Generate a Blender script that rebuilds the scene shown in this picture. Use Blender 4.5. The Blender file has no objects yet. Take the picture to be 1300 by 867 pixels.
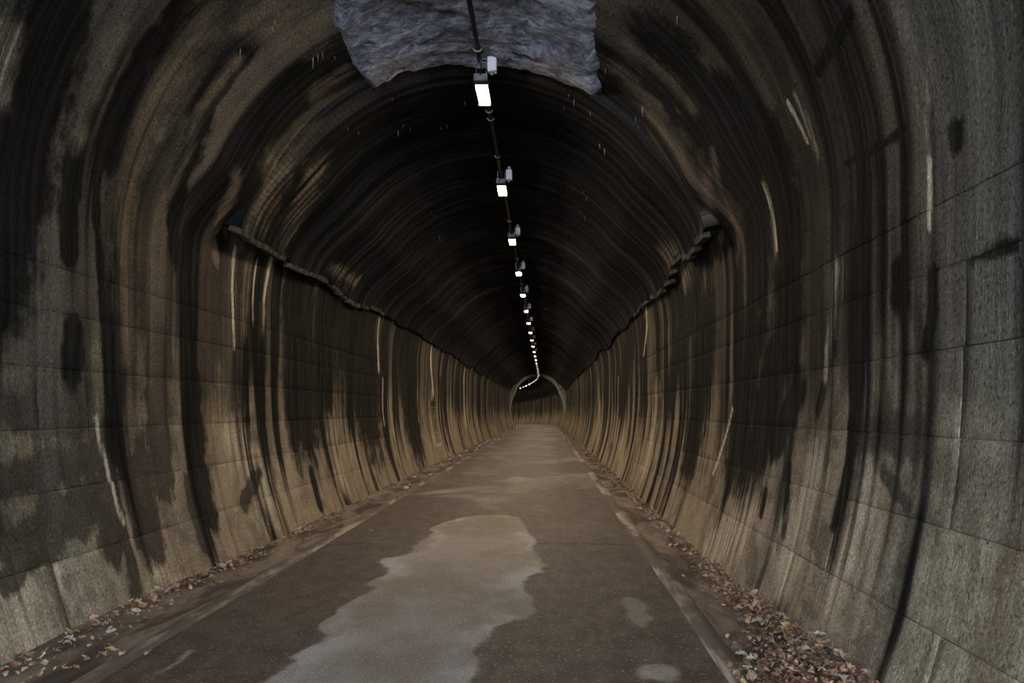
import bpy, bmesh, math, random
import numpy as np
from mathutils import Vector, Matrix

random.seed(7)
rng = np.random.default_rng(7)
S = bpy.context.scene
C = S.collection
PI = math.pi

# ------------------------------------------------------------------ camera, sky, exposure
CAMZ = 1.6            # eye height above the road
FPX = 1000.0          # focal length in pixels of the 1300 px wide frame
VPX, VPY = 693.0, 522.0
cam = bpy.data.cameras.new('camera')
cam.sensor_fit = 'HORIZONTAL'; cam.sensor_width = 36.0
cam.lens = 36.0 * FPX / 1300.0
cam.shift_x = -(VPX - 650.0) / 1300.0
cam.shift_y = (VPY - 433.5) / 1300.0
cam.clip_start = 0.05; cam.clip_end = 600
camo = bpy.data.objects.new('camera', cam); C.objects.link(camo)
camo.location = (0, 0, CAMZ); camo.rotation_euler = (PI / 2, 0, 0)
S.camera = camo

world = bpy.data.worlds.new('overcast_sky'); S.world = world; world.use_nodes = True
bg = world.node_tree.nodes['Background']
bg.inputs['Color'].default_value = (0.76, 0.85, 1.0, 1)
bg.inputs['Strength'].default_value = 22.0

S.view_settings.view_transform = 'Standard'
S.view_settings.look = 'None'
S.view_settings.gamma = 1.0
S.view_settings.use_curve_mapping = False
S.view_settings.exposure = 0.45
LAMP_POWER = 420.0

# ------------------------------------------------------------------ the tunnel's shape
CX = -0.8             # centre line, across
R0, ZC = 2.85, 2.95   # upper arch
INSET = 0.38          # thickness of the brick ring under the concrete arch
Y_PORTAL, Y_RING, Y_BEND, Y_END = -6.0, 8.5, 76.0, 190.0
R_BEND = 231.0
ANG_E = math.radians(14.0)

def wall_w(z):
    z = np.asarray(z, float)
    t = np.clip(1 - z / 1.9, 0, None)
    return R0 - 0.35 * t * t

_zs = np.linspace(0, ZC, 300)
_ws = wall_w(_zs)
_arc = np.concatenate([[0], np.cumsum(np.hypot(np.diff(_zs), np.diff(_ws)))])
V_S = float(_arc[-1])
V_C = V_S + R0 * PI / 2
V_L = 2 * V_C
V_E = V_S + ANG_E * R0

def profile(V, inset):
    """arc length from the one wall foot to the other -> across, height (inset towards the axis)"""
    V = np.asarray(V, float)
    side = np.where(V <= V_C, -1.0, 1.0)
    h = np.where(V <= V_C, V, V_L - V)
    z1 = np.interp(h, _arc, _zs); w1 = wall_w(z1)
    slope = np.where(z1 < 1.9, 0.70 * np.clip(1 - z1 / 1.9, 0, None) / 1.9, 0)
    nl = np.sqrt(1 + slope ** 2)
    wx, wz = w1 - inset / nl, z1 + inset * slope / nl
    a = (h - V_S) / R0
    ax, az = (R0 - inset) * np.cos(a), ZC + (R0 - inset) * np.sin(a)
    up = h > V_S
    return side * np.where(up, ax, wx), np.where(up, az, wz)

def place(d, xl, z):
    """distance along the tunnel, across from the centre line, height -> world"""
    d = np.asarray(d, float)
    s = np.clip(d - Y_BEND, 0, None); th = s / R_BEND
    cx = CX - R_BEND * (1 - np.cos(th))
    cy = np.where(d < Y_BEND, d, Y_BEND + R_BEND * np.sin(th))
    return cx + xl * np.cos(th), cy + xl * np.sin(th), z - 0.00022 * s * s

def P(d, x, z):
    """one point; x is measured from the walking line as at the camera"""
    return Vector([float(q) for q in place(d, x - CX, z)])

def heading(d):
    return max(0.0, d - Y_BEND) / R_BEND

def taper(d, h):
    """the entrance arch closes in towards the brick ring"""
    t = np.clip((np.asarray(d, float) - 6.4) / (Y_RING - 6.4), 0, 1); t = t * t * (3 - 2 * t)
    q = np.clip((h - V_E + .3) / .9, 0, 1); q = q * q * (3 - 2 * q)
    return (INSET - .025) * t * q

# ------------------------------------------------------------------ value noise for relief
def _hash(ix, iy, seed):
    n = (ix.astype(np.int64) * 374761393 + iy.astype(np.int64) * 668265263 + seed * 1442695041) & 0xFFFFFFFF
    n = ((n ^ (n >> 13)) * 1274126177) & 0xFFFFFFFF
    return ((n ^ (n >> 16)) & 0xFFFF) / 65535.0

def vnoise(x, y, seed=0):
    ix, iy = np.floor(x), np.floor(y)
    fx, fy = x - ix, y - iy
    fx = fx * fx * (3 - 2 * fx); fy = fy * fy * (3 - 2 * fy)
    a = _hash(ix, iy, seed); b = _hash(ix + 1, iy, seed)
    c = _hash(ix, iy + 1, seed); d = _hash(ix + 1, iy + 1, seed)
    return (a * (1 - fx) + b * fx) * (1 - fy) + (c * (1 - fx) + d * fx) * fy

def fbm(x, y, seed=0, oct=4):
    t, a, n = 0, 1.0, 0
    for k in range(oct):
        t = t + a * vnoise(x * 2 ** k, y * 2 ** k, seed + k * 17); n += a; a *= 0.5
    return t / n

# ------------------------------------------------------------------ helpers
def link(name, me, mat=None, parent=None):
    o = bpy.data.objects.new(name, me); C.objects.link(o)
    if mat is not None and me is not None and not me.materials: me.materials.append(mat)
    if parent is not None: o.parent = parent
    return o

def tag(o, label, cat, group=None):
    o['label'] = label; o['category'] = cat
    if group: o['group'] = group
    return o

def struct(o, label, cat):
    tag(o, label, cat); o['kind'] = 'structure'; return o

def empty(name, loc, rz=0):
    o = bpy.data.objects.new(name, None); C.objects.link(o)
    o.location = loc; o.rotation_euler = (0, 0, rz); o.empty_display_size = 0.1
    return o

def grid_mesh(name, X, Y, Z, UVu=None, UVv=None, attrs=None, smooth=True, extra=None):
    """2-D arrays -> a sheet of quads with a UV map in metres"""
    n, m = X.shape
    co = np.stack([X, Y, Z], -1).reshape(-1, 3)
    i = np.arange(n * m).reshape(n, m)
    q = np.stack([i[:-1, :-1], i[1:, :-1], i[1:, 1:], i[:-1, 1:]], -1).reshape(-1, 4)
    me = bpy.data.meshes.new(name)
    me.vertices.add(len(co)); me.vertices.foreach_set('co', co.ravel())
    me.loops.add(q.size); me.loops.foreach_set('vertex_index', q.ravel())
    me.polygons.add(len(q)); me.polygons.foreach_set('loop_start', np.arange(0, q.size, 4))
    me.polygons.foreach_set('loop_total', np.full(len(q), 4))
    me.polygons.foreach_set('use_smooth', np.full(len(q), smooth))
    if UVu is not None:
        uv = np.stack([UVu, UVv], -1).reshape(-1, 2)[q.ravel()]
        l = me.uv_layers.new(name='UVMap'); l.data.foreach_set('uv', uv.ravel().astype(np.float32))
    for k, a in (attrs or {}).items():
        at = me.attributes.new(k, 'FLOAT', 'POINT'); at.data.foreach_set('value', a.ravel().astype(np.float32))
    me.update(calc_edges=True); me.validate()
    return me

def bm_mesh(name, bm, smooth=False):
    me = bpy.data.meshes.new(name)
    bmesh.ops.recalc_face_normals(bm, faces=bm.faces)
    bm.to_mesh(me); bm.free()
    if smooth:
        me.polygons.foreach_set('use_smooth', [True] * len(me.polygons))
    return me

def bm_box(bm, c, s, bev=0.0, rot=None):
    r = bmesh.ops.create_cube(bm, size=1.0)
    vs = r['verts']
    bmesh.ops.scale(bm, vec=s, verts=vs)
    if bev:
        es = list({e for v in vs for e in v.link_edges})
        g = bmesh.ops.bevel(bm, geom=es, offset=bev, segments=2, affect='EDGES', profile=0.5)
        vs = list({v for f in g['faces'] for v in f.verts} | {v for v in vs if v.is_valid})
    if rot is not None: bmesh.ops.rotate(bm, cent=(0, 0, 0), matrix=rot, verts=vs)
    bmesh.ops.translate(bm, vec=c, verts=vs)
    return vs

def bm_tube(bm, pts, r, seg=8, cap=True):
    pts = [Vector(p) for p in pts]; rings = []
    for i, p in enumerate(pts):
        t = (pts[min(i + 1, len(pts) - 1)] - pts[max(i - 1, 0)]).normalized()
        a = t.orthogonal().normalized() if i == 0 else (a - t * a.dot(t)).normalized()
        b = t.cross(a)
        rr = r[i] if isinstance(r, (list, tuple)) else r
        rings.append([bm.verts.new(p + (a * math.cos(2 * PI * k / seg) + b * math.sin(2 * PI * k / seg)) * rr) for k in range(seg)])
    for A, B in zip(rings[:-1], rings[1:]):
        for k in range(seg):
            bm.faces.new((A[k], A[(k + 1) % seg], B[(k + 1) % seg], B[k]))
    if cap:
        bm.faces.new(rings[0][::-1]); bm.faces.new(rings[-1])

# ------------------------------------------------------------------ stains located on the lining
def px2lining(px, py):
    """where a sight line from the eye meets the lining -> (distance, arc length)"""
    dx, dz = (px - VPX) / FPX, (VPY - py) / FPX
    def outside(t):
        x, z = dx * t - CX, CAMZ + dz * t
        if z < ZC: return abs(x) > float(wall_w(max(z, 0))) or z < 0
        r = math.hypot(x, z - ZC); a = math.atan2(z - ZC, abs(x))
        return r > R0 - (INSET if a > ANG_E else 0) if t > Y_RING else r > R0 - float(taper(t, V_S + R0 * a))
    t = 1.0
    while not outside(t) and t < 79: t *= 1.01
    lo, hi = t / 1.01, t
    for _ in range(30):
        m = (lo + hi) / 2
        if outside(m): hi = m
        else: lo = m
    x, z = dx * hi - CX, max(0.0, CAMZ + dz * hi)
    h = float(np.interp(z, _zs, _arc)) if z < ZC else V_S + R0 * math.atan2(z - ZC, abs(x))
    return hi, (h if x < 0 else V_L - h)

STROKES = {
 'damp': [([(205,440),(208,600)], .30), ([(180,590),(195,690)], .22), ([(15,520),(100,530)], .18), ([(20,690),(130,630)], .20), ([(135,560),(145,690)], .20), ([(165,710),(172,748)], .12),
  ([(10,610),(120,585)], .15), ([(1085,548),(1165,556)], .13), ([(240,620),(262,690)], .16), ([(310,640),(330,600)], .10), ([(1120,600),(1150,640)], .06), ([(5,740),(60,700)], .10), ([(95,420),(92,500)], .10)],
 'lime': [([(121,528),(128,560),(137,600),(156,666)], .03), ([(298,315),(297,440)], .035), ([(326,330),(322,410)], .03), ([(482,405),(481,470)], .06), ([(486,480),(488,540)], .05),
  ([(345,330),(335,380)], .05), ([(975,250),(986,318)], .03), ([(1181,200),(1180,290)], .02), ([(820,390),(818,450)], .06), ([(930,520),(905,600)], .04), ([(785,480),(778,560)], .1), ([(1000,130),(1025,180)], .03), ([(548,440),(550,500)], .12), ([(590,470),(592,540)], .15)],
 'dark': [
  ([(75,20),(55,110),(25,230),(5,330),(0,380)], .24), ([(96,200),(88,320)], .09), ([(128,180),(125,300),(134,430),(138,500)], .05),
  ([(238,420),(250,560),(264,650)], .16),
  ([(385,350),(385,440),(388,515)], .70), ([(450,380),(470,500)], 1.1), ([(515,430),(525,540)], .9),
  ([(285,290),(308,198),(377,124),(440,90)], .22), ([(225,330),(228,230),(262,130),(310,60)], .12), ([(140,200),(165,110),(225,20)], .14),
  ([(95,420),(92,470)], .10), ([(405,640),(395,600)], .1), ([(330,620),(322,585)], .07), ([(560,490),(566,560)], .25),
  ([(985,200),(1000,400),(978,500),(955,590)], .34), ([(930,150),(962,300),(950,450),(935,560)], .42), ([(895,420),(880,560)], .5),
  ([(850,90),(930,220)], .4), ([(1140,352),(1140,375)], .13), ([(1002,590),(994,680)], .05),
  ([(972,628),(968,650)], .06), ([(1075,600),(1060,665)], .05), ([(1186,350),(1178,450)], .05), ([(1212,165),(1214,185)], .05),
  ([(1012,500),(985,560)], .18), ([(870,330),(850,500)], .4), ([(800,420),(790,500)], .7), ([(1060,440),(1040,520)], .06),
  ([(1075,210),(1150,165)], .03), ([(1200,350),(1290,310)], .022), ([(1040,90),(1080,20)], .05), ([(770,130),(840,260)], .5)],
 'pale': [
  ([(122,528),(128,560),(137,600),(156,664)], .035), ([(299,320),(297,440)], .06), ([(345,325),(332,420)], .10), ([(482,410),(481,470)], .10),
  ([(300,560),(340,630)], .35), ([(420,545),(432,605)], .30), ([(30,745),(15,820)], .35), ([(200,725),(235,745)], .12), ([(60,560),(95,580)], .08),
  ([(70,690),(75,720)], .08), ([(970,235),(985,318)], .06), ([(1062,340),(1050,480)], .07), ([(1180,40),(1176,150),(1181,290)], .03),
  ([(950,660),(900,700)], .30), ([(1040,600),(1000,700)], .28), ([(1100,650),(1060,740)], .25), ([(835,500),(820,590)], .35), ([(1010,120),(1040,200)], .05),
  ([(360,215),(345,285)], .3), ([(400,220),(385,300)], .28), ([(838,330),(832,345)], .35), ([(440,345),(470,365)], .12), ([(548,500),(552,560)], .2),
  ([(10,40),(0,120)], .10), ([(790,560),(785,600)], .5), ([(760,500),(758,560)], .5)],
 'ochre': [
  ([(165,440),(160,280),(180,170),(230,70),(270,10)], .17), ([(345,240),(372,190),(402,160)], .12), ([(310,420),(318,330)], .10),
  ([(275,330),(300,220)], .07), ([(215,250),(250,150),(300,80)], .08), ([(440,90),(400,120)], .10), ([(120,120),(150,40)], .07), ([(105,170),(96,190)], .06),
  ([(915,300),(900,220)], .09), ([(935,330),(905,190)], .06), ([(330,20),(400,40)], .25), ([(800,60),(880,140)], .10), ([(1060,480),(1045,540)], .10)],
}
STROKES = {k: [(np.array([px2lining(*p) for p in pts]), w) for pts, w in v] for k, v in STROKES.items()}

def stain_attrs(U, V):
    out = {}
    for k, lst in STROKES.items():
        acc = np.zeros(U.shape)
        for pts, w in lst:
            lo = pts.min(0) - w * 2; hi = pts.max(0) + w * 2
            m = (U > lo[0]) & (U < hi[0]) & (V > lo[1]) & (V < hi[1])
            if not m.any(): continue
            u, v = U[m], V[m]; dist = np.full(u.shape, 1e9)
            for (a, b) in zip(pts[:-1], pts[1:]):
                ab = b - a; t = np.clip(((u - a[0]) * ab[0] + (v - a[1]) * ab[1]) / max(1e-9, ab @ ab), 0, 1)
                dist = np.minimum(dist, np.hypot(u - a[0] - t * ab[0], v - a[1] - t * ab[1]))
            acc[m] = np.maximum(acc[m], np.clip(1.0 - dist / (2 * w), 0, 1))
        out[k] = acc
    lim = np.where(V < V_C, 6.2, 4.35) + 0.5 * (fbm(U * 0 + 3.1, V * 1.3, 5) - 0.5)
    h = np.minimum(V, V_L - V)
    out['moss'] = np.clip((lim + .9 * (fbm(U * 1.3, V * .8, 6) - .5) - U) / 1.3 + .5, 0, 1)
    return out

# ------------------------------------------------------------------ materials
class G:
    def __init__(s, name):
        s.m = bpy.data.materials.new(name); s.m.use_nodes = True
        s.t = s.m.node_tree; s.b = s.t.nodes['Principled BSDF']
    def new(s, ty, **kw):
        n = s.t.nodes.new(ty)
        for k, v in kw.items(): setattr(n, k, v)
        return n
    def put(s, sock, v):
        if isinstance(v, bpy.types.NodeSocket): s.t.links.new(v, sock)
        elif isinstance(v, (tuple, list)) and len(v) == 3 and sock.type == 'RGBA': sock.default_value = (*v, 1)
        else: sock.default_value = v
    def ma(s, op, a, b=0.0, c=None, clamp=False):
        n = s.new('ShaderNodeMath', operation=op, use_clamp=clamp)
        s.put(n.inputs[0], a); s.put(n.inputs[1], b)
        if c is not None: s.put(n.inputs[2], c)
        return n.outputs[0]
    def step(s, v, lo, hi):
        n = s.new('ShaderNodeMapRange', interpolation_type='SMOOTHSTEP')
        s.put(n.inputs[0], v); s.put(n.inputs[1], lo); s.put(n.inputs[2], hi)
        return n.outputs[0]
    def mix(s, f, a, b, mode='MIX'):
        n = s.new('ShaderNodeMix', data_type='RGBA', blend_type=mode)
        s.put(n.inputs[0], f); s.put(n.inputs[6], a); s.put(n.inputs[7], b)
        return n.outputs[2]
    def noise(s, vec, scale=1.0, detail=4.0, rough=0.55, dist=0.0):
        n = s.new('ShaderNodeTexNoise')
        s.put(n.inputs['Vector'], vec); n.inputs['Scale'].default_value = scale
        n.inputs['Detail'].default_value = detail; n.inputs['Roughness'].default_value = rough
        n.inputs['Distortion'].default_value = dist
        return n.outputs[0]
    def attr(s, name):
        return s.new('ShaderNodeAttribute', attribute_name=name).outputs['Fac']
    def uv(s):
        n = s.new('ShaderNodeUVMap', uv_map='UVMap'); p = s.new('ShaderNodeSeparateXYZ')
        s.t.links.new(n.outputs[0], p.inputs[0]); s.u, s.v = p.outputs[0], p.outputs[1]
    def vec(s, a, b, w=0.0):
        n = s.new('ShaderNodeCombineXYZ')
        s.put(n.inputs[0], s.ma('MULTIPLY', s.u, a)); s.put(n.inputs[1], s.ma('MULTIPLY', s.v, b)); n.inputs[2].default_value = w
        return n.outputs[0]
    def obj(s): return s.new('ShaderNodeTexCoord').outputs['Object']
    def gen(s): return s.new('ShaderNodeNewGeometry').outputs['Position']
    def bump(s, h, strength=0.5, dist=0.02):
        n = s.new('ShaderNodeBump'); s.put(n.inputs['Height'], h)
        n.inputs['Strength'].default_value = strength; n.inputs['Distance'].default_value = dist
        s.t.links.new(n.outputs[0], s.b.inputs['Normal'])
    def done(s, col, rough=0.8, metal=0.0, spec=0.5):
        s.put(s.b.inputs['Base Color'], col); s.put(s.b.inputs['Roughness'], rough)
        s.put(s.b.inputs['Metallic'], metal); s.put(s.b.inputs['Specular IOR Level'], spec)
        return s.m

SEED_A = 6.4
def lining_material(name, vault=False):
    g = G(name); g.uv()
    A = g.noise(g.vec(1.15, .070, SEED_A), 1, 2, .45, .3)
    B = g.noise(g.vec(2.9, .15, 4.1), 1, 3, .55, .4)
    Cc = g.noise(g.vec(17, .7, 2.2), 1, 4, .6, .2)
    K = g.noise(g.vec(1.35, 1.1, 7.7), 1, 6, .6, .3)
    K2 = g.noise(g.vec(6.0, 4.0, 9.2), 1, 5, .65)
    fine = g.noise(g.vec(55, 40, 0), 1, 4, .7)
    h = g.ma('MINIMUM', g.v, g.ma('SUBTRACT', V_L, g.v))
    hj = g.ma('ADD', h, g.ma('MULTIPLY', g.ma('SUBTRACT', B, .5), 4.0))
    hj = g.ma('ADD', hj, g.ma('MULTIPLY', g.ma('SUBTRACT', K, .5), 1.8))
    upper_dark = g.step(hj, .55, 2.3)  # darker with height above the wall foot, edge broken by noise
    s = g.ma('ADD', g.ma('MULTIPLY', A, .55), g.ma('MULTIPLY', B, .45))
    s = g.ma('ADD', s, g.ma('MULTIPLY', upper_dark, .075))
    s = g.ma('ADD', s, g.ma('MULTIPLY', g.ma('SUBTRACT', Cc, .5), .07))
    moss = g.attr('moss')
    s = g.ma('SUBTRACT', s, g.ma('MULTIPLY', moss, .055))
    jag = g.ma('ADD', g.ma('MULTIPLY', g.ma('SUBTRACT', B, .5), .9), g.ma('MULTIPLY', g.ma('SUBTRACT', K2, .5), 1.1))
    jag = g.ma('ADD', jag, g.ma('MULTIPLY', g.ma('SUBTRACT', Cc, .5), .35))
    def worn(nm, lo=.26, hi=.72):
        a = g.attr(nm)
        on = g.step(a, .0, .12)
        return g.ma('MULTIPLY', g.step(g.ma('ADD', a, jag), lo, hi), on)
    dk = worn('dark', .12, .55); dp = worn('damp', .40, .66)
    str_ = g.step(g.noise(g.vec(9, .20, 17), 1, 4, .6, .3), .36, .60)
    pl, oc = g.ma('MULTIPLY', worn('pale', .2, .9), str_), g.ma('MULTIPLY', worn('ochre', .15, 1.0), g.ma('ADD', .25, g.ma('MULTIPLY', str_, .75)))
    D = g.step(s, .505 if not vault else .44, .595 if not vault else .60)
    D = g.ma('MAXIMUM', D, g.ma('MULTIPLY', dk, .97))
    D = g.ma('MULTIPLY', D, g.ma('SUBTRACT', 1.0, g.ma('MULTIPLY', g.ma('MAXIMUM', pl, oc), .85)))
    base = g.mix(g.step(K, .35, .68), (.265, .205, .140), (.165, .132, .097))
    base = g.mix(g.step(K2, .42, .75), base, (.31, .255, .185))
    damp = g.step(g.noise(g.vec(1.9, 2.3, 41.0), 1, 5, .55, .4), .50, .60)
    base = g.mix(g.ma('MULTIPLY', g.ma('MULTIPLY', damp, .62), g.step(g.u, 11.0, 5.0)), base, (.060, .050, .040))
    base = g.mix(g.ma('MULTIPLY', g.ma('MULTIPLY', moss, .85), g.ma('SUBTRACT', 1.0, g.ma('MULTIPLY', damp, .5))), base, g.mix(g.step(K2, .40, .62), (.140, .135, .092), (.250, .228, .165)))
    O = g.step(g.noise(g.vec(2.6, .10, 12.5), 1, 3, .6, .2), .56, .68)
    base = g.mix(g.ma('MULTIPLY', O, .55), base, (.135, .098, .058))
    base = g.mix(g.ma('MULTIPLY', oc, .7), base, (.17, .122, .070))
    Pn = g.step(g.noise(g.vec(5.0, .12, 21.0), 1, 3, .55, .35), .58, .72)
    base = g.mix(g.ma('MULTIPLY', Pn, .32), base, (.36, .305, .225))
    base = g.mix(g.ma('MULTIPLY', pl, .80), base, (.46, .385, .28))
    base = g.mix(g.ma('MULTIPLY', dp, .88), base, g.mix(K2, (.020, .017, .014), (.062, .051, .040)))
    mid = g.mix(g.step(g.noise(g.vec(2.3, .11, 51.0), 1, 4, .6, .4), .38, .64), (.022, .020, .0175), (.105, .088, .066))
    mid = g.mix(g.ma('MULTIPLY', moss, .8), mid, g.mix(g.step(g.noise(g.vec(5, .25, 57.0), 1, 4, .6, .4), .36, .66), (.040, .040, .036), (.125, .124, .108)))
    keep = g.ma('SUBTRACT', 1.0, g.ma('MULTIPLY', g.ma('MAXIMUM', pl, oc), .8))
    base = g.mix(g.ma('MULTIPLY', g.ma('MULTIPLY', upper_dark, .88), keep), base, mid)
    lime = g.step(g.ma('ADD', g.attr('lime'), g.ma('MULTIPLY', jag, .35)), .30, .75)
    lime = g.ma('MULTIPLY', lime, g.step(g.attr('lime'), 0.0, .15))
    D = g.ma('MULTIPLY', D, g.ma('SUBTRACT', 1.0, g.ma('MULTIPLY', lime, .9)))
    base = g.mix(g.ma('MULTIPLY', lime, .85), base, (.50, .43, .33))
    dark = g.mix(g.step(Cc, .40, .66), (.0050, .0048, .0045), (.019, .0175, .0155))
    col = g.mix(g.ma('MULTIPLY', D, .985), base, dark)
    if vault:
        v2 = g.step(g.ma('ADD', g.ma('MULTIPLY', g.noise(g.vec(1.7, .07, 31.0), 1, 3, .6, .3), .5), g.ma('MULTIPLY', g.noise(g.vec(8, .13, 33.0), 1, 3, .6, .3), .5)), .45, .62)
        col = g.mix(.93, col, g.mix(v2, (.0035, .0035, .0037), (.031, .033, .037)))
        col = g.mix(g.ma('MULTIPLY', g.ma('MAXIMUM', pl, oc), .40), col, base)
    pits = g.step(g.noise(g.vec(26, 24, 6), 1, 3, .6), .60, .68)
    col = g.mix(g.ma('MULTIPLY', pits, .55), col, g.mix(.6, col, (.010, .009, .008)))
    col = g.mix(g.step(fine, .50, .70), col, g.mix(.45, col, (.004, .004, .0035)))
    col = g.mix(g.step(fine, .48, .34), col, g.mix(1.0, col, (1.7, 1.7, 1.65), 'MULTIPLY'))
    hgt = g.ma('ADD', g.ma('MULTIPLY', Cc, .9), g.ma('MULTIPLY', K2, .7))
    hgt = g.ma('SUBTRACT', g.ma('ADD', hgt, g.ma('MULTIPLY', fine, .7)), g.ma('MULTIPLY', pits, .5))
    if vault:
        br = g.new('ShaderNodeTexBrick'); g.put(br.inputs['Vector'], g.vec(1, 1))
        br.inputs['Scale'].default_value = 1.0; br.inputs['Brick Width'].default_value = .225
        br.inputs['Row Height'].default_value = .075; br.inputs['Mortar Size'].default_value = .007
        hgt = g.ma('SUBTRACT', hgt, g.ma('MULTIPLY', br.outputs['Fac'], .8))
        col = g.mix(g.ma('MULTIPLY', br.outputs['Fac'], .45), col, (.010, .009, .008))
    g.bump(hgt, .85, .026)
    rough = g.ma('SUBTRACT', .95, g.ma('MULTIPLY', D, .12))
    return g.done(col, rough, 0, .03)

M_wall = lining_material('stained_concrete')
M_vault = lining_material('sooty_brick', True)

def patch_material():
    g = G('rough_sprayed_concrete'); g.uv()
    a = g.noise(g.vec(4, 3, 1), 1, 6, .65, .6); f = g.noise(g.vec(24, 11, 3), 1, 5, .7, .5)
    b = g.noise(g.vec(1.5, 1.2, 5), 1, 4, .6)
    col = g.mix(g.step(g.ma('ADD', g.ma('MULTIPLY', a, .5), g.ma('MULTIPLY', f, .5)), .40, .62), (.085, .09, .11), (.42, .435, .52))
    col = g.mix(g.ma('MULTIPLY', g.step(b, .55, .72), .7), col, (.06, .052, .045))
    g.bump(g.ma('ADD', f, g.ma('MULTIPLY', a, 1.4)), 1.0, .07)
    return g.done(col, .7, 0, .5)
M_patch = patch_material()

def road_material():
    g = G('worn_asphalt'); g.uv()
    n1 = g.noise(g.vec(.55, .8, 3), 1, 5, .6, .4); n2 = g.noise(g.vec(3, 5, 8), 1, 5, .65); n3 = g.noise(g.vec(60, 60, 2), 1, 3, .7)
    vo = g.new('ShaderNodeTexVoronoi'); g.put(vo.inputs['Vector'], g.vec(48, 48)); vo.inputs['Scale'].default_value = 1
    specks = g.ma('SUBTRACT', 1.0, g.step(vo.outputs['Distance'], .12, .30))
    rnd = g.step(g.noise(g.vec(30, 30, 5), 1, 1), .49, .56)
    specks = g.ma('MULTIPLY', specks, rnd)
    dry = g.attr('dry'); far = g.step(g.u, 9.0, 15.0)
    e = g.ma('ADD', dry, g.ma('MULTIPLY', g.ma('SUBTRACT', n2, .5), .20))
    e = g.ma('ADD', e, g.ma('MULTIPLY', g.ma('SUBTRACT', n3, .5), .05))
    dm = g.step(e, -.012, .045)
    fp = g.step(g.noise(g.vec(.30, .55, 15), 1, 5, .62, .9), .46, .64)
    dm = g.ma('MAXIMUM', dm, g.ma('MULTIPLY', g.ma('MULTIPLY', far, fp), .65))
    wet = g.mix(g.step(n2, .35, .7), (.048, .035, .028), (.092, .069, .055))
    pal = g.mix(g.step(g.ma('ADD', n1, g.ma('MULTIPLY', g.ma('SUBTRACT', n2, .5), .35)), .38, .60), (.30, .285, .275), (.19, .165, .135))
    inner = g.step(g.attr('inner'), .2, .75)
    pal = g.mix(g.ma('MULTIPLY', inner, .55), pal, (.165, .140, .112))
    col = g.mix(dm, wet, pal)
    col = g.mix(g.ma('MULTIPLY', specks, .85), col, (.46, .43, .38))
    col = g.mix(g.ma('MULTIPLY', g.step(n3, .50, .68), .6), col, (.028, .024, .020))
    g.bump(g.ma('ADD', n3, g.ma('MULTIPLY', specks, .6)), .8, .012)
    rough = g.ma('ADD', .62, g.ma('MULTIPLY', dm, .25))
    return g.done(col, rough, 0, .15)
M_road = road_material()

def dirt_material():
    g = G('gutter_silt'); g.uv()
    n1 = g.noise(g.vec(.9, 3.5, 3), 1, 5, .6, .8); n2 = g.noise(g.vec(8, 8, 8), 1, 5, .65); n3 = g.noise(g.vec(45, 45, 2), 1, 3, .7)
    col = g.mix(g.step(n1, .38, .62), (.050, .038, .030), (.165, .130, .102))
    col = g.mix(g.ma('MULTIPLY', g.step(n1, .62, .72), .8), col, (.26, .235, .205))
    col = g.mix(g.ma('MULTIPLY', g.step(n2, .5, .75), .6), col, (.040, .032, .026))
    g.bump(g.ma('ADD', n3, n2), .6, .012)
    return g.done(col, .9, 0, .12)
M_dirt = dirt_material()

def kerb_material():
    g = G('pale_kerb_concrete'); g.uv()
    n1 = g.noise(g.vec(.8, 4, 3), 1, 5, .6, .4); n2 = g.noise(g.vec(14, 14, 8), 1, 5, .65); n3 = g.noise(g.vec(50, 50, 2), 1, 3, .7)
    col = g.mix(g.step(n1, .47, .64), (.080, .062, .048), (.30, .26, .215))
    col = g.mix(g.ma('MULTIPLY', g.step(n2, .48, .75), .6), col, (.07, .055, .044))
    g.bump(g.ma('ADD', n3, n2), .5, .008)
    return g.done(col, .85, 0, .3)
M_kerb = kerb_material()

def simple(name, c1, c2, scale=8, rough=.6, metal=0., bump=.2, spec=.4):
    g = G(name); n = g.noise(g.obj(), scale, 5, .6)
    if bump: g.bump(n, bump, .01)
    return g.done(g.mix(g.step(n, .35, .65), c1, c2), rough, metal, spec)
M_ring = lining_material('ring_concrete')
M_block_dark = simple('mortar', (.03, .026, .02), (.05, .042, .034), 12, .95)
M_brick = simple('sooty_spring_brick', (.020, .018, .016), (.065, .055, .044), 5, .9, bump=.5, spec=.1)
M_pipe = simple('black_conduit', (.010, .010, .010), (.022, .021, .020), 10, .45)
M_clip = simple('galvanised_clip', (.30, .29, .27), (.42, .41, .38), 10, .45, .6)
M_house = simple('lamp_housing_grey', (.10, .10, .10), (.16, .16, .155), 10, .5)
M_box = simple('white_enclosure_plastic', (.62, .62, .66), (.72, .72, .76), 6, .45, bump=.05)
M_cap = simple('black_end_cap', (.012, .012, .012), (.020, .020, .019), 10, .9, spec=.02)
M_gland = simple('grey_gland', (.22, .22, .23), (.30, .30, .31), 10, .5)
M_calc = simple('calcite', (.16, .165, .155), (.26, .26, .24), 20, .6)
M_stone = simple('pale_stone', (.30, .28, .25), (.52, .49, .44), 9, .85)
M_post = simple('white_marker_paint', (.55, .54, .50), (.72, .70, .66), 9, .6)
M_ground = simple('outside_gravel', (.34, .33, .31), (.46, .45, .42), 3, .9)
def lamp_mat(name, k):
    g = G(name)
    n = g.noise(g.obj(), 6, 2, .5)
    g.put(g.b.inputs['Emission Color'], (1.0, .83, .60)); g.put(g.b.inputs['Emission Strength'], LAMP_POWER * k)
    return g.done(g.mix(n, (.8, .78, .72), (.85, .83, .78)), .4)
M_glow = lamp_mat('lit_diffuser', 1.0)
M_glow2 = lamp_mat('weaker_lit_diffuser', .72)

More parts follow.
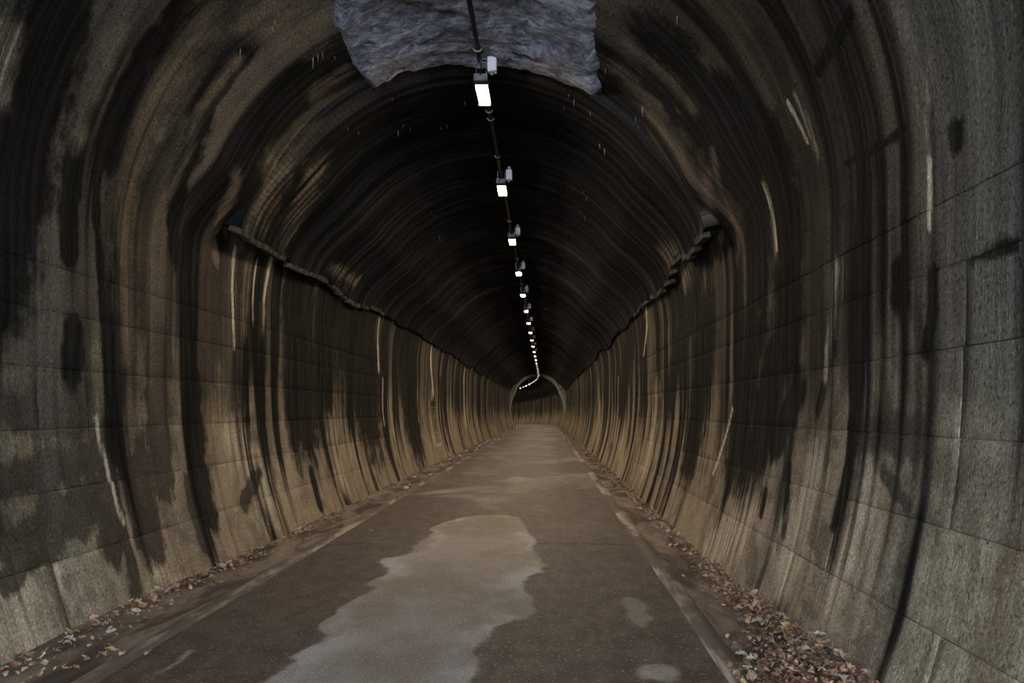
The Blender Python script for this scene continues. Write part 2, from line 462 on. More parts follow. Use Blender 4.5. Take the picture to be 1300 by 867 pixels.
# ------------------------------------------------------------------ lining: relief
def relief(U, V, vault=False):
    r = .030 * (fbm(U * 1.9, V * .16, 3) - .5) + .022 * (fbm(U * 1.1, V * 1.1, 9) - .5) + .012 * (fbm(U * 7, V * .4, 21) - .5)
    if vault:
        rd = 1 - np.abs(2 * vnoise(U * 2.6 + .35 * fbm(U * .4, V * .7, 77), V * .12, 51) - 1)
        r = r + .055 * (rd - .6) + .02 * (fbm(U * 5, V * 5, 61, 3) - .5)
    # a long flowstone ridge on the far-side joint of the entrance ring
    hgt = V_L - V
    j = np.exp(-((U - 4.33 - .05 * (fbm(U * 0 + 1, V * 2, 4) - .5)) / .035) ** 2) * np.where(V > V_C, 1, 0) * np.clip((hgt - 1.4) / .6, 0, 1)
    return r + j * .02 * (.4 + fbm(U * 3, V * 3, 8))

NICHE = (25.0, 26.1, 1.95)       # refuge recess in one wall: from, to, height
def lining(name, U, V, inset, mat, vault=False, sink=None, niche=None, parent=None):
    UU, VV = np.meshgrid(U, V, indexing='ij')
    ins = inset + relief(UU, VV, vault) + np.where(UU <= Y_RING + .03, taper(UU, np.minimum(VV, V_L - VV)), 0)
    if sink is not None: ins = ins - sink(UU, VV)
    if niche:
        ins = ins - .55 * ((UU > niche[0]) & (UU < niche[1]) & (VV < niche[2]))
    x, z = profile(VV, ins)
    X, Y, Z = place(UU, x, z)
    return link(name, grid_mesh(name, X, Y, Z, UU, VV, stain_attrs(UU, VV)), mat, parent)

def steps(*segs):
    out = []
    for a, b, s in segs:
        out.append(np.linspace(a, b, max(2, int(round((b - a) / s)) + 1))[:-1])
    return np.concatenate(out + [[segs[-1][1]]])

U_WALL = steps((Y_PORTAL, 2.5, .25), (2.5, 26.0, .06), (26.0, 50, .12), (50, 90, .25), (90, Y_END, .5))
U_L = np.sort(np.concatenate([U_WALL, [NICHE[0] - .001, NICHE[0] + .001, NICHE[1] - .001, NICHE[1] + .001]]))
BLK = {'left': (3.6, 18.0), 'right': (2.4, 18.0)}
V_BLK = np.array([0, .56, 1.06, 1.51, 1.96, 2.38, 2.72, 3.06])
def sink_for(side):
    a, b = BLK[side]
    def f(U, V):
        h = np.minimum(V, V_L - V)
        return np.where((U > a + .02) & (U < b - .02) & (h < V_BLK[-1] - .01), .012, 0.0) + np.where((U < Y_RING) & (h > V_E + .02), .06, 0.0)
    return f
Vw = np.sort(np.concatenate([np.linspace(-.03, V_E + .4, 70), [NICHE[2] - .001, NICHE[2] + .001]]))
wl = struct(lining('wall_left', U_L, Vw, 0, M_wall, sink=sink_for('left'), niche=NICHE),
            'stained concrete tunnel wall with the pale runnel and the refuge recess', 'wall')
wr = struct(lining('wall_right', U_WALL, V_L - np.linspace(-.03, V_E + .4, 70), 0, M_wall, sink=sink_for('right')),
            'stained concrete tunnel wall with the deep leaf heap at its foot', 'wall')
for side, w in (('left', wl), ('right', wr)):
    w.data.materials.clear(); w.data.materials.append(M_wall)

# concrete blocks of the lower walls, each proud of the recessed joint
def block(side, u0, u1, v0, v1, off, parent):
    g = .0016
    nu, nv = max(5, int((u1 - u0) / .055)), max(5, int((v1 - v0) / .06))
    u = np.concatenate([[u0 + g, u0 + g], np.linspace(u0 + g + .004, u1 - g - .004, nu), [u1 - g, u1 - g]])
    v = np.concatenate([[v0 + g, v0 + g], np.linspace(v0 + g + .004, v1 - g - .004, nv), [v1 - g, v1 - g]])
    iu = np.array([1, .35] + [0] * nu + [.35, 1]); iv = np.array([1, .35] + [0] * nv + [.35, 1])
    UU, VV = np.meshgrid(u, v, indexing='ij')
    if side == 'right': VV = V_L - VV
    low = np.maximum(iu[:, None], iv[None, :])
    ins = relief(UU, VV) + off - np.where(low == 1, .016, np.where(low > 0, .0035, 0))
    x, z = profile(VV, ins); X, Y, Z = place(UU, x, z)
    return link('block', grid_mesh('block', X, Y, Z, UU, VV, stain_attrs(UU, VV)), M_wall, parent)
rb = random.Random(11)
for side, w in (('left', wl), ('right', wr)):
    a, b = BLK[side]
    for k in range(len(V_BLK) - 1):
        u = a
        ln = 1.9
        first = True
        while u < b - .01:
            l = rb.uniform(1.9, 4.2) if not first else rb.uniform(.9, 3.2)
            first = False
            e = u + l if u + l < b - .6 else b
            block(side, u, e, V_BLK[k], V_BLK[k + 1], rb.uniform(-.003, .003), w)
            u = e

# ------------------------------------------------------------------ the two ceilings
def no(U, V): return 0
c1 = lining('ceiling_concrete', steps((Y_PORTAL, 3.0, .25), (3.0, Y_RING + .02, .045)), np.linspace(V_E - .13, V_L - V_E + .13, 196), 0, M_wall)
struct(c1, 'streaked concrete entrance arch overhead, wider than the brick vault', 'ceiling')
Ub = steps((Y_RING, 26, .06), (26, 50, .14), (50, 90, .3), (90, Y_END, .6))
Vb = np.linspace(V_E, V_L - V_E, 150)
# sheet + the ring's own front face and soffits: extra rows that go back to the outer arch
def edge_inset(U): return .04 + (INSET - .17) * np.exp(-np.clip(np.asarray(U, float) - Y_RING, 0, None) / 3.2)
def edge_v(U, sgn): return V_E + .30 * (fbm(np.asarray(U, float) * .55, np.asarray(U, float) * 0 + sgn * 3, 43) - .42) * np.clip((np.asarray(U, float) - Y_RING) / 1.5, .15, 1)
UU, TT = np.meshgrid(np.concatenate([[Ub[0], Ub[0]], Ub]), np.concatenate([[0, 0], np.linspace(0, 1, 150), [1, 1]]), indexing='ij')
VV = edge_v(UU, -1) * (1 - TT) + (V_L - edge_v(UU, 1)) * TT
def vault_inset(U, V):
    h = np.minimum(V, V_L - V)
    q = np.clip((h - V_E) / 1.3, 0, 1); q = q * q * (3 - 2 * q)
    return edge_inset(U) + (INSET - edge_inset(U)) * q
ins = vault_inset(UU, VV) + relief(UU, VV, True) * np.clip((UU - Y_RING) / .3, .3, 1) + .04 * (fbm(UU * 1.7, VV * 1.7, 41) - .5) * np.exp(-np.minimum(VV - V_E, V_L - V_E - VV) / .5)
ins[:2] = np.maximum(ins[:2] - .012, .05); ins[0] = -.12
ins[:, :2] = np.maximum(ins[:, :2] - .012, .03)
ins[:, -2:] = np.maximum(ins[:, -2:] - .012, .03)
ins[:, 0] = -.12; ins[:, -1] = -.12
x, z = profile(VV, ins); X, Y, Z = place(UU, x, z)
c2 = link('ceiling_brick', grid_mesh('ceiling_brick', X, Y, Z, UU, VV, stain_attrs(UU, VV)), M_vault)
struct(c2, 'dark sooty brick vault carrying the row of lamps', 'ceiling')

# rough sprayed layer along the crown of the entrance arch
u = steps((Y_PORTAL, 4.5, .25), (4.5, Y_RING + .04, .035)); xs = np.linspace(-1.62, 1.62, 110)
UU, XX = np.meshgrid(u, xs, indexing='ij')
arch = ZC + np.sqrt((R0 - taper(UU, np.full(UU.shape, V_C))) ** 2 - (XX + .10) ** 2)
edge = np.clip((1.33 + .25 * (fbm(UU * 1.6, XX * 0 + np.sign(XX), 87) - .5) - np.abs(XX)) / .16, -1, 1)
Z = np.minimum(5.47 - .01 * XX ** 2, arch - .10) + .09 * (fbm(UU * 2.2, XX * 1.6, 91) - .5) + .12 * (fbm(UU * 6, XX * 3.5, 95) - .5) + .09 * (np.abs(fbm(UU * 12, XX * 6, 99, 3) - .5))
Z = Z * np.clip(edge, 0, 1) + (arch + .10) * (1 - np.clip(edge, 0, 1))
X, Y, _ = place(UU, XX + .10, 0 * UU)
link('sprayed_crown', grid_mesh('sprayed_crown', X, Y, Z, UU, XX), M_patch, c1)['label'] = 'rough pale grey sprayed concrete along the crown'

# uneven springing course under the brick vault: one object for each brick
rb = random.Random(5)
bricks = []
for k in range(4):
    bm = bmesh.new(); vs = bm_box(bm, (0, 0, 0), (.10, .212, .066), .006)
    for v in bm.verts: v.co += Vector((rb.uniform(-1, 1), rb.uniform(-1, 1), rb.uniform(-1, 1))) * .004
    me = bm_mesh('brick', bm); me.materials.append(M_brick); bricks.append(me)
for sgn in (-1, 1):
    d = Y_RING + .11
    while d < 17:
        if rb.random() > .12 + .5 * (d - Y_RING) / 16:
            v = float(edge_v(d, sgn)); r_ = float(edge_inset(d)); aa = (v - V_S) / R0
            rr = R0 - r_ + .035 + rb.uniform(-.015, .02)
            o = link('brick', rb.choice(bricks), None, c2)
            o.location = (CX + sgn * rr * math.cos(aa), d, ZC + rr * math.sin(aa) - .02 + rb.uniform(-.01, .01)); o.rotation_euler = (rb.uniform(-.04, .04), -sgn * aa, rb.uniform(-.05, .05))
        d += .226

# calcite straws hanging from both arches
straws = []
for k in range(3):
    bm = bmesh.new(); l = (.06, .10, .15)[k]
    bm_tube(bm, [(0, 0, .03), (.002, 0, 0), (-.003, .003, -l * .5), (.002, .002, -l)], [.011, .009, .006, .0025], 6)
    me = bm_mesh('stalactite', bm, True); me.materials.append(M_calc); straws.append(me)
rb = random.Random(3)
spots = [(322, 18), (328, 22), (336, 14), (348, 24), (352, 16), (345, 34), (304, 62), (404, 70), (410, 66), (398, 74), (425, 72), (452, 44), (468, 34), (500, 90),
         (494, 100), (497, 122), (505, 165), (512, 158), (520, 160), (440, 160), (454, 166), (560, 163), (568, 160), (722, 120), (716, 136), (729, 126), (762, 182),
         (750, 140), (768, 188), (740, 244), (744, 252), (736, 268), (742, 275), (728, 302), (815, 136), (806, 150), (869, 32), (860, 20), (552, 275), (558, 300),
         (560, 306), (548, 268), (768, 88), (754, 110), (775, 16), (590, 128)]
for (px, py) in spots:
    d, V = px2lining(px, py)
    par = c2 if d > Y_RING else c1
    ins = (INSET if d > Y_RING else float(taper(d, min(V, V_L - V)))) + float(relief(np.array([d]), np.array([V]), d > Y_RING)[0])
    x, z = profile(np.array([V]), ins); X, Y, Z = place(d, x[0], z[0])
    o = link('stalactite', rb.choice(straws), None, par)
    o.location = (X, Y, Z - .005); o.rotation_euler = (0, 0, rb.uniform(0, 6)); s = rb.uniform(.3, .6); o.scale = (s, s, s * rb.uniform(.8, 1.3))

# lighter relined ring before the bend
Ur = np.concatenate([[79.0, 79.0], np.linspace(79.0, 83.5, 20), [83.5, 83.5]])
Vr = np.linspace(0, V_L, 160)
UU, VV = np.meshgrid(Ur, Vr, indexing='ij')
hh = np.minimum(VV, V_L - VV)
ins = .10 + .40 * np.clip((hh - 2.2) / 1.5, 0, 1) ** 1.2
ins[0] = -.1; ins[-1] = -.1
x, z = profile(VV, ins); X, Y, Z = place(UU, x, z)
g = G('relined_ring'); g.uv()
n = g.noise(g.vec(2, 1.2, 3), 1, 5, .6); n2 = g.noise(g.vec(20, 8, 3), 1, 4, .6)
gr = g.ma('MULTIPLY', g.step(g.v, V_L - 3.9, V_L - 3.75), g.ma('SUBTRACT', 1., g.step(g.v, V_L - 1.9, V_L - 1.7)))
col = g.mix(g.step(n, .35, .65), (.085, .072, .056), (.15, .125, .098)); col = g.mix(g.ma('MULTIPLY', gr, .8), col, (.13, .19, .165))
g.bump(n2, .3, .01)
struct(link('trim_3', grid_mesh('trim_3', X, Y, Z, UU, VV), g.done(col, .85)), 'pale relined ring around the tunnel just before the bend', 'lining ring')

# unseen cap added at the built end so no daylight leaks in
def daylight_cap_mesh():
    V = np.linspace(0, V_L, 60); x, z = profile(V, -.05)
    X, Y, Z = place(np.full(60, Y_END - .1), x, z); me = bpy.data.meshes.new('daylight_cap')
    me.from_pydata([(float(a), float(b), float(c)) for a, b, c in zip(X, Y, Z)], [], [list(range(60))]); me.update()
    return me
struct(link('daylight_cap', daylight_cap_mesh(), M_block_dark), 'unseen cap added far round the bend to block daylight', 'wall')

# ------------------------------------------------------------------ floor
XL, XR = -2.66, 1.10      # road edges
def fl(px, py):
    d = FPX * CAMZ / (py - VPY); return np.array([(px - VPX) * d / FPX, d])
def crop1(x, y): return fl(300 + x / 2.167, 540 + y / 2.165)
DRY = [[(70,708),(165,660),(130,640),(275,590),(195,565),(265,530),(260,510),(385,455),(340,440),(430,408),(375,373),(470,360),(488,332),(545,300),(520,285),(640,250),
        (780,250),(800,290),(832,325),(812,345),(872,400),(780,430),(830,500),(830,535),(740,550),(680,600),(660,640),(690,670),(645,712),(640,760),(0,760)],
       [(1060,465),(1120,480),(1150,530),(1140,560),(1100,565),(1065,510)], [(1085,660),(1200,655),(1250,690),(1180,715),(1100,700)],
       [(380,290),(362,285),(372,296)]]
DRY = [np.array([crop1(*p) for p in poly]) for poly in DRY]
def chaikin(p, n=1):
    for _ in range(n):
        q = np.roll(p, -1, 0); p = np.stack([p * .75 + q * .25, p * .25 + q * .75], 1).reshape(-1, 2)
    return p
DRY = [chaikin(p) for p in DRY]
DRY.append(np.array([fl(*p) for p in [(250, 825), (238, 826), (208, 850), (196, 858), (206, 857), (240, 838)]]))
def signed(poly, x, y):
    ins = np.zeros(x.shape, bool); dist = np.full(x.shape, 1e9); n = len(poly)
    for i in range(n):
        a, b = poly[i], poly[(i + 1) % n]
        c = ((a[1] > y) != (b[1] > y)) & (x < (b[0] - a[0]) * (y - a[1]) / (b[1] - a[1] + 1e-12) + a[0]); ins ^= c
        ab = b - a; t = np.clip(((x - a[0]) * ab[0] + (y - a[1]) * ab[1]) / max(1e-12, ab @ ab), 0, 1)
        dist = np.minimum(dist, np.hypot(x - a[0] - t * ab[0], y - a[1] - t * ab[1]))
    return np.where(ins, dist, -dist)

def road_piece(name, u, parent, edge0=True):
    x = np.linspace(XL, XR, 130)
    UU, XX = np.meshgrid(u, x, indexing='ij')
    sd = np.full(UU.shape, -1.0)
    for poly in DRY: sd = np.maximum(sd, signed(poly, XX, UU))
    Z = .022 * (1 - ((XX - (XL + XR) / 2) / ((XR - XL) / 2)) ** 2) + .010 * (fbm(UU * .9, XX * 1.4, 13) - .5)
    if edge0: Z[0] -= .03; Z[1] -= .004
    else: Z[-1] -= .03; Z[-2] -= .004
    X, Y, Zw = place(UU, XX - CX, Z)
    me = grid_mesh(name, X, Y, Zw, UU, XX, {'dry': np.clip(sd, -.5, .5), 'inner': np.clip(sd / .45, 0, 1)})
    return link(name, me, M_road, parent)
UU, XX = np.meshgrid(steps((Y_PORTAL, 70, 1.0), (70, Y_END, 1.0)), np.linspace(-3.9, 2.3, 8), indexing='ij')
X, Y, Z = place(UU, XX - CX, 0 * UU - .055)
flo = struct(link('floor', grid_mesh('floor', X, Y, Z, UU, XX), M_dirt), 'tunnel roadway of worn damp asphalt with pale dry patches', 'floor')
YJ = 9.42
ua = steps((Y_PORTAL, 3.5, .25), (3.5, YJ - .008, .035)); ub = steps((YJ + .008, 14, .05), (14, 30, .15), (30, 90, .5), (90, Y_END, .8))
road_piece('road_slab', np.concatenate([ua, [ua[-1] + .001]]), flo, False)
road_piece('road_slab', np.concatenate([[ub[0] - .001], ub]), flo, True)

def kerb(name, x0, x1, label):
    u = steps((Y_PORTAL, 3, .25), (3, 30, .06), (30, 90, .4), (90, Y_END, .8)); t = np.array([0, .02, .5, .98, 1.])
    UU, TT = np.meshgrid(u, t, indexing='ij')
    XX = x0 + (x1 - x0) * TT + .035 * (fbm(UU * .9, UU * 0 + x0, 71) - .5)
    Z = np.where((TT == 0) | (TT == 1), -.06, .010 + .012 * (fbm(UU * 2.2, TT * 2, 33) - .5))
    X, Y, Zw = place(UU, XX - CX, Z)
    struct(link(name, grid_mesh(name, X, Y, Zw, UU, XX), M_kerb), label, 'kerb')
kerb('trim_1', XL - .13, XL + .015, 'flush pale kerb strip half buried in silt below the wall with the recess')
kerb('trim_2', XR - .015, XR + .14, 'flush pale kerb strip beside the gutter with the leaf heap')

def heap(side, U, XX):
    """silt and leaf litter banked against a wall foot"""
    if side == 'right':
        t = np.clip((XX - 1.28) / .45, 0, 1)
        a = .135 * np.clip(1 - np.abs(U - 4.3) / 2.3, 0, 1) ** .7 + .03
        return a * t ** 1.3 + .02 * (fbm(U * 3, XX * 4, 15) - .5)
    t = np.clip((-2.95 - XX) / .4, 0, 1)
    return (.03 + .06 * np.clip(1 - np.abs(U - 6.0) / 3, 0, 1)) * t ** 1.2 + .02 * (fbm(U * 2, XX * 4, 19) - .5)
def gutter(side, x0, x1, label):
    u = steps((Y_PORTAL, 3, .25), (3, 20, .05), (20, 50, .15), (50, 90, .5), (90, Y_END, .8)); x = np.linspace(x0, x1, 22)
    UU, XX = np.meshgrid(u, x, indexing='ij')
    Z = .004 + heap(side, UU, XX) - .012 * np.sin(np.clip((XX - x0) / (x1 - x0), 0, 1) * PI)
    X, Y, Zw = place(UU, XX - CX, Z)
    struct(link('floor_gutter', grid_mesh('floor_gutter', X, Y, Zw, UU, XX), M_dirt), label, 'gutter')
gutter('left', -3.42, XL - .10, 'shallow silted gutter with swirls of pale mud')
gutter('right', XR + .11, 1.86, 'dirt gutter filled by a heap of dead leaves')
me = bpy.data.meshes.new('ground'); me.from_pydata([(-40, -60, -.08), (40, -60, -.08), (40, Y_PORTAL + .1, -.08), (-40, Y_PORTAL + .1, -.08)], [], [(0, 1, 2, 3)])
struct(link('ground', me, M_ground), 'gravel outside the tunnel mouth', 'ground')

# ------------------------------------------------------------------ conduit, lamps, boxes
LX, BX = -.71, -.575
def conduit_z(d): return 5.375 if d < Y_RING - .1 else 5.372
bm = bmesh.new()
ds = list(np.arange(Y_PORTAL, Y_BEND, .5)) + list(np.arange(Y_BEND, 150, 1.5))
bm_tube(bm, [P(d, LX + .006 * math.sin(d * 1.9), conduit_z(d) - .008 * (.5 + .5 * math.sin(d * 3.27))) for d in ds], .026, 8)
con = empty('cable_conduit', P(Y_RING, LX, 5.37)); tag(con, 'black cable conduit running along the tunnel crown between the lamps', 'conduit')
def under(o, p):
    o.parent = p; o.matrix_parent_inverse = Matrix.Translation(-p.location); return o
under(link('pipe', bm_mesh('pipe', bm, True), M_pipe), con)
bm = bmesh.new()
bm_tube(bm, [(.042 * math.cos(a), 0, .034 * math.sin(a)) for a in np.linspace(PI * .95, PI * 2.05, 10)] , .008, 6)
clip_me = bm_mesh('clip', bm, True); clip_me.materials.append(M_clip)
bm = bmesh.new(); bm_box(bm, (0, 0, .016), (.105, .022, .006)); strap_me = bm_mesh('saddle', bm); strap_me.materials.append(M_clip)
for d in [6.4, 8.18, 9.85, 10.12, 11.6] + [13.6 + 1.92 * k for k in range(14)]:
    o = under(link('clip', clip_me), con); o.location = P(d, LX + .006 * math.sin(d * 1.9), conduit_z(d) - .006)

LD0, LSP, LZ = 8.86, 3.85, 5.20
def meshes_lamp():
    m = {}
    bm = bmesh.new(); bm_box(bm, (0, 0, .023), (.15, .66, .074), .006); m['housing'] = (bm_mesh('housing', bm), M_house)
    bm = bmesh.new(); bm_box(bm, (0, 0, -.007), (.128, .58, .024), .008); m['diffuser'] = (bm_mesh('diffuser', bm, True), M_glow)
    bm = bmesh.new(); bm_box(bm, (0, 0, -.0215), (.146, .022, .063), .004); m['end_cap'] = (bm_mesh('end_cap', bm), M_cap)
    bm = bmesh.new(); bm_box(bm, (-.055, 0, .135), (.012, .03, .17), .003); bm_box(bm, (.055, 0, .135), (.012, .03, .17), .003); bm_box(bm, (0, 0, .065), (.122, .03, .012), .003); m['bracket'] = (bm_mesh('bracket', bm), M_clip)
    bm = bmesh.new(); bm_tube(bm, [(0, -.33, .04), (.01, -.40, .05), (.02, -.46, .09), (.01, -.50, .165)], .008, 6); m['feed_cable'] = (bm_mesh('feed_cable', bm, True), M_pipe)
    for k, (me, mt) in m.items(): me.materials.append(mt)
    m = {k: v[0] for k, v in m.items()}
    m['dim'] = m['diffuser'].copy(); m['dim'].materials[0] = M_glow2
    return m
LM = meshes_lamp()
ORD = ['first', 'second', 'third', 'fourth', 'fifth', 'sixth', 'seventh', 'eighth', 'ninth', 'tenth']
DIM = set(range(8, 36)) - {11}
for i in range(36):
    d = LD0 + LSP * i
    o = empty('tunnel_lamp', P(d, LX, LZ), heading(d))
    if i < 10: lab = f'lit strip lamp on the brick vault, {ORD[i]} counted from the rough grey crown'
    elif d < 80: lab = 'small lit strip lamp deep in the vault before the pale ring'
    else: lab = 'tiny lit strip lamp on the bend past the pale ring'
    tag(o, lab, 'lamp', 'strip lamps along the crown')
    hs = link('housing', LM['housing'], None, o); link('diffuser', LM['dim' if i in DIM else 'diffuser'], None, o)
    for s in (-1, 1):
        e = link('end_cap', LM['end_cap'], None, hs); e.location = (0, s * .301, 0)
    if i < 12:
        for s in (-1, 1):
            e = link('bracket', LM['bracket'], None, hs); e.location = (0, s * .2, 0)
        link('feed_cable', LM['feed_cable'], None, o)
    else:
        e = link('bracket', LM['bracket'], None, hs)

def meshes_box():
    m = {}
    bm = bmesh.new(); bm_box(bm, (0, 0, 0), (.098, .085, .155), .008); m['body'] = (bm_mesh('body', bm), M_box)
    bm = bmesh.new(); bm_box(bm, (0, -.047, 0), (.086, .014, .143), .004); m['lid'] = (bm_mesh('lid', bm), M_box)
    bm = bmesh.new(); bm_tube(bm, [(0, 0, -.075), (0, 0, -.105)], .017, 10); m['gland'] = (bm_mesh('gland', bm, True), M_gland)
    bm = bmesh.new(); bm_tube(bm, [(-.04, .01, .04), (-.07, .01, .055), (-.10, .02, .06), (-.125, .03, .062)], .008, 6); m['link_cable'] = (bm_mesh('link_cable', bm, True), M_pipe)
    bm = bmesh.new(); bm_box(bm, (0, .02, .10), (.05, .03, .08), .003); m['bracket'] = (bm_mesh('bracket', bm), M_clip)
    for k, (me, mt) in m.items(): me.materials.append(mt)
    return {k: v[0] for k, v in m.items()}
BMX = meshes_box()
BOXD = [8.42] + [LD0 + LSP * i - .40 for i in (1, 2, 3, 4, 5, 6, 7, 8, 9, 10)]
for i, d in enumerate(BOXD):
    o = empty('junction_box', P(d, BX, 5.29 if i else 5.30))
    tag(o, f'small white junction box with a cable beside the {ORD[i] if i < 10 else "eleventh"} lamp of the vault', 'junction box', 'junction boxes along the crown')
    body = link('body', BMX['body'], None, o)
    for k, me in BMX.items():
        if k != 'body' and (i < 5 or k in ('lid', 'bracket')): link(k, me, None, o if k in ('lid', 'bracket') else body)

# ------------------------------------------------------------------ leaves, stones, marker
LEAFC = {'tan': ((.21, .14, .09), (.32, .22, .14)), 'russet': ((.14, .065, .038), (.22, .11, .065)), 'dark brown': ((.055, .036, .024), (.10, .065, .042)),
         'pale grey': ((.20, .175, .15), (.31, .275, .24)), 'yellow': ((.26, .17, .07), (.34, .23, .10)), 'pale green': ((.22, .24, .18), (.30, .32, .25))}
def leaf_mat(n, c):
    g = G(n.replace(' ', '_') + '_leaf'); a = g.noise(g.obj(), 30, 4, .6)
    return g.done(g.mix(g.step(a, .35, .65), *c), .75, 0, .3)
LEAFM = {n: leaf_mat(n, c) for n, c in LEAFC.items()}
def leaf_verts(r, lobed):
    """a dry curled leaf lying flat: midrib row and two edge rows, plus a stalk"""
    n = 6; L = 1.0; curl = r.uniform(-.5, .7); bend = r.uniform(-.35, .35)
    vs, fs = [], []
    for k in range(n + 1):
        t = k / n
        w = .36 * math.sin(PI * min(1, t * .96 + .04)) ** .8
        if lobed: w *= 1.25 if k % 2 else .62
        y = (t - .5) * L; x = bend * (t - .5) ** 2
        z = curl * (t - .5) ** 2 + r.uniform(-.03, .03)
        up = w * r.uniform(.1, .7)
        vs += [(x - w, y + r.uniform(-.03, .03), z + up), (x, y, z), (x + w, y + r.uniform(-.03, .03), z + up * r.uniform(.3, 1.2))]
    for k in range(n):
        a = 3 * k
        fs += [(a, a + 1, a + 4, a + 3), (a + 1, a + 2, a + 5, a + 4)]
    b = len(vs)
    vs += [(-.012, -.5, 0), (.012, -.5, 0), (.02, -.78, .04), (.0, -.78, .04)]; fs.append((b, b + 1, b + 2, b + 3))
    return vs, fs
rl = random.Random(21)
SHAPES = [leaf_verts(rl, k % 2 == 0) for k in range(8)]
LEAFME = {}
for n, m in LEAFM.items():
    for k, (vs, fs) in enumerate(SHAPES):
        me = bpy.data.meshes.new('dead_leaf'); me.from_pydata(vs, [], fs); me.materials.append(m); me.update(); LEAFME[n, k] = me
def floor_z(side, d, x): return .004 + float(heap(side, np.array([d]), np.array([x]))[0])
def leaf_spot(side, near):
    if side == 'right':
        d = near[0] + (near[1] - near[0]) * rl.random()
        wide = .62 if d < 4.9 else (.40 if d < 5.6 else .22)
        wallx = CX + float(wall_w(.08)) - .02
        x = wallx - abs(rl.gauss(0, .5)) * wide
        x = max(x, 1.12 if d < 4.9 else 1.26)
    else:
        d = near[0] + (near[1] - near[0]) * rl.random()
        wallx = CX - float(wall_w(.05)) + .03
        x = wallx + abs(rl.gauss(0, .5)) * (.26 if d < 9 else .2)
    return d, x
def pick(side):
    t = rl.random()
    if side == 'right': return 'tan' if t < .32 else 'russet' if t < .58 else 'dark brown' if t < .88 else 'pale grey' if t < .98 else 'yellow'
    return 'tan' if t < .48 else 'russet' if t < .62 else 'dark brown' if t < .76 else 'pale grey' if t < .97 else 'yellow'
WHERE = {'right': 'in the deep litter heap in the gutter', 'left': 'in the thin row along the foot of the blotched wall'}
def put_leaf(name_col, d, x, z, size, where, tilt=.45):
    o = link('dead_leaf', LEAFME[name_col, rl.randrange(8)])
    o.location = P(d, x, z); o.scale = (size,) * 3
    o.rotation_euler = (rl.gauss(0, tilt), rl.gauss(0, tilt), rl.uniform(0, 2 * PI))
    shape = {'tan': 'curled tan dead leaf', 'russet': 'russet brown dead leaf', 'dark brown': 'dark brown rotting leaf', 'pale grey': 'pale bleached dead leaf',
             'yellow': 'small yellow fallen leaf', 'pale green': 'pale green torn leaf'}[name_col]
    tag(o, f'{shape} {where}', 'leaf', f'{name_col} leaves {where}')
for k in range(165):
    d, x = leaf_spot('right', (3.7, 6.6)); put_leaf(pick('right'), d, x, floor_z('right', d, x) + .022 + .05 * rl.random(), rl.uniform(.042, .085), WHERE['right'])
for k in range(80):
    d, x = leaf_spot('left', (4.7, 8.6)); put_leaf(pick('left'), d, x, floor_z('left', d, x) + .020 + .03 * rl.random(), rl.uniform(.035, .085), WHERE['left'])
for (px, py, c) in [(130, 838, 'tan'), (138, 832, 'yellow'), (146, 834, 'tan'), (122, 842, 'russet'), (188, 836, 'tan'), (140, 842, 'dark brown'), (110, 846, 'tan'), (84, 858, 'tan'), (96, 856, 'russet'), (155, 838, 'pale grey')]:
    x, d = fl(px, py); put_leaf(c, d, x, .045, rl.uniform(.05, .075), 'lying out on the silt beside the kerb strip', .15)
for (px, py) in [(952, 845), (938, 840), (1025, 838), (1038, 842), (946, 858)]:
    x, d = fl(px, py); put_leaf('pale green', d - .05, x, floor_z('right', d, x) + .065, .075, WHERE['right'], .2)
for (px, py) in [(868, 818), (858, 815), (790, 720), (560, 790), (700, 800), (850, 790), (872, 796), (820, 845)]:
    x, d = fl(px, py); put_leaf(rl.choice(['yellow', 'tan']), d, x, .035, rl.uniform(.02, .035), 'scrap lying on the open asphalt', .15)

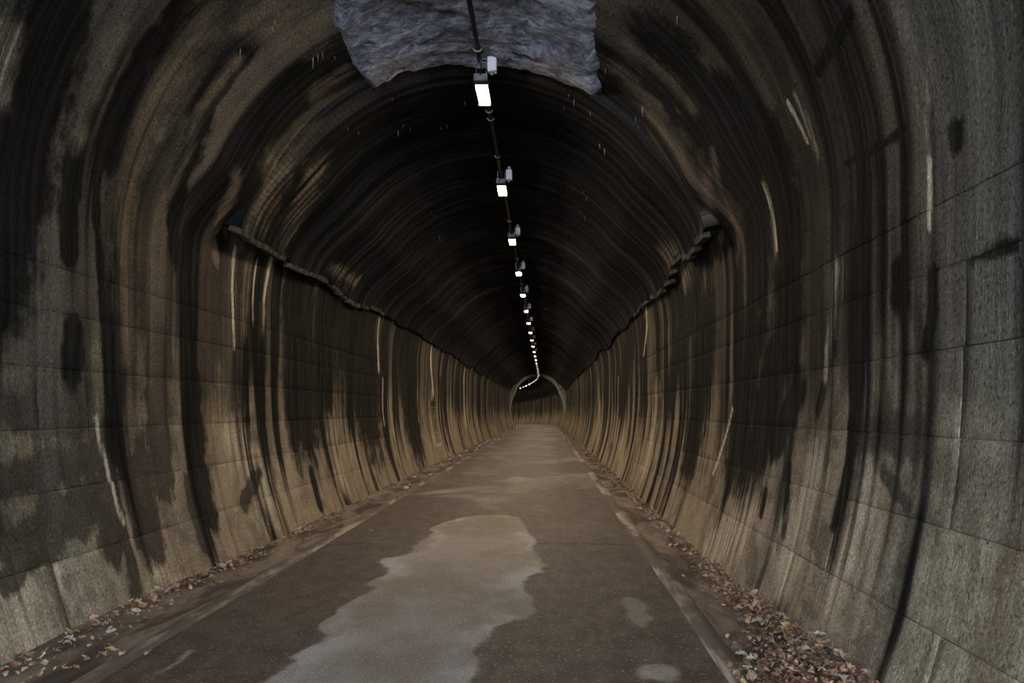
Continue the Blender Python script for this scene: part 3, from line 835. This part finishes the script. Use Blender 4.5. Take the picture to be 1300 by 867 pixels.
def litter(name, side, ranges, label):
    vs, fs, mi = [], [], []; names = list(LEAFC)
    for (a, b, n, s0, s1, lift) in ranges:
        for k in range(n):
            d, x = leaf_spot(side, (a, b)); size = rl.uniform(s0, s1); c = pick(side)
            z = floor_z(side, d, x) + .012 + lift * rl.random()
            M = Matrix.Translation(P(d, x, z)) @ Matrix.Rotation(rl.uniform(0, 2 * PI), 4, 'Z') @ Matrix.Rotation(rl.gauss(0, .45), 4, 'X') @ Matrix.Rotation(rl.gauss(0, .45), 4, 'Y') @ Matrix.Scale(size, 4)
            v0, f0 = SHAPES[rl.randrange(8)]; o = len(vs)
            vs += [tuple(M @ Vector(v)) for v in v0]; fs += [tuple(i + o for i in f) for f in f0]; mi += [names.index(c)] * len(f0)
    me = bpy.data.meshes.new(name); me.from_pydata(vs, [], fs)
    for n in names: me.materials.append(LEAFM[n])
    me.polygons.foreach_set('material_index', mi); me.update()
    o = link(name, me); o['kind'] = 'stuff'; tag(o, label, 'leaf litter')
litter('leaf_litter', 'right', [(2.9, 5.0, 2400, .018, .05, .05), (5.0, 8, 900, .018, .05, .03), (8, 30, 800, .03, .08, .01)], 'crumbled brown leaf litter banked in the dirt gutter')
litter('leaf_litter', 'left', [(4.3, 9, 420, .015, .045, .015), (9, 30, 500, .03, .06, .008)], 'sparse crumbled leaf litter along the blotched wall foot')

bm = bmesh.new(); bmesh.ops.create_icosphere(bm, subdivisions=2, radius=.5)
for v in bm.verts:
    v.co *= 1 + .25 * (float(fbm(np.array([v.co.x * 2 + 5]), np.array([v.co.y * 2 + v.co.z * 3]), 2)[0]) - .5); v.co.z *= .6
stone_me = bm_mesh('loose_stone', bm); stone_me.materials.append(M_stone)
for k in range(34):
    d = 16 + 56 * (k / 34) ** 1.1 + rl.uniform(-.5, .5); x = XL - rl.uniform(.16, .5); s = rl.uniform(.05, .13)
    o = link('loose_stone', stone_me); o.location = P(d, x, floor_z('left', d, x) + s * .2); o.scale = (s, s, s); o.rotation_euler = (0, 0, rl.uniform(0, 6))
    tag(o, 'small pale loose stone in the silted gutter', 'stone', 'pale stones along the silted gutter')

x, d = fl(656, 544); d = 73.0; x = -2.72
o = empty('marker_post', P(d, x, 0)); tag(o, 'short white marker post at the road edge before the bend', 'marker post')
bm = bmesh.new(); bm_box(bm, (0, 0, .16), (.12, .07, .36), .012)
link('post', bm_mesh('post', bm), M_post, o)
bm = bmesh.new(); bm_box(bm, (0, -.039, .25), (.08, .01, .08), .002)
link('reflector', bm_mesh('reflector', bm), M_clip, o)
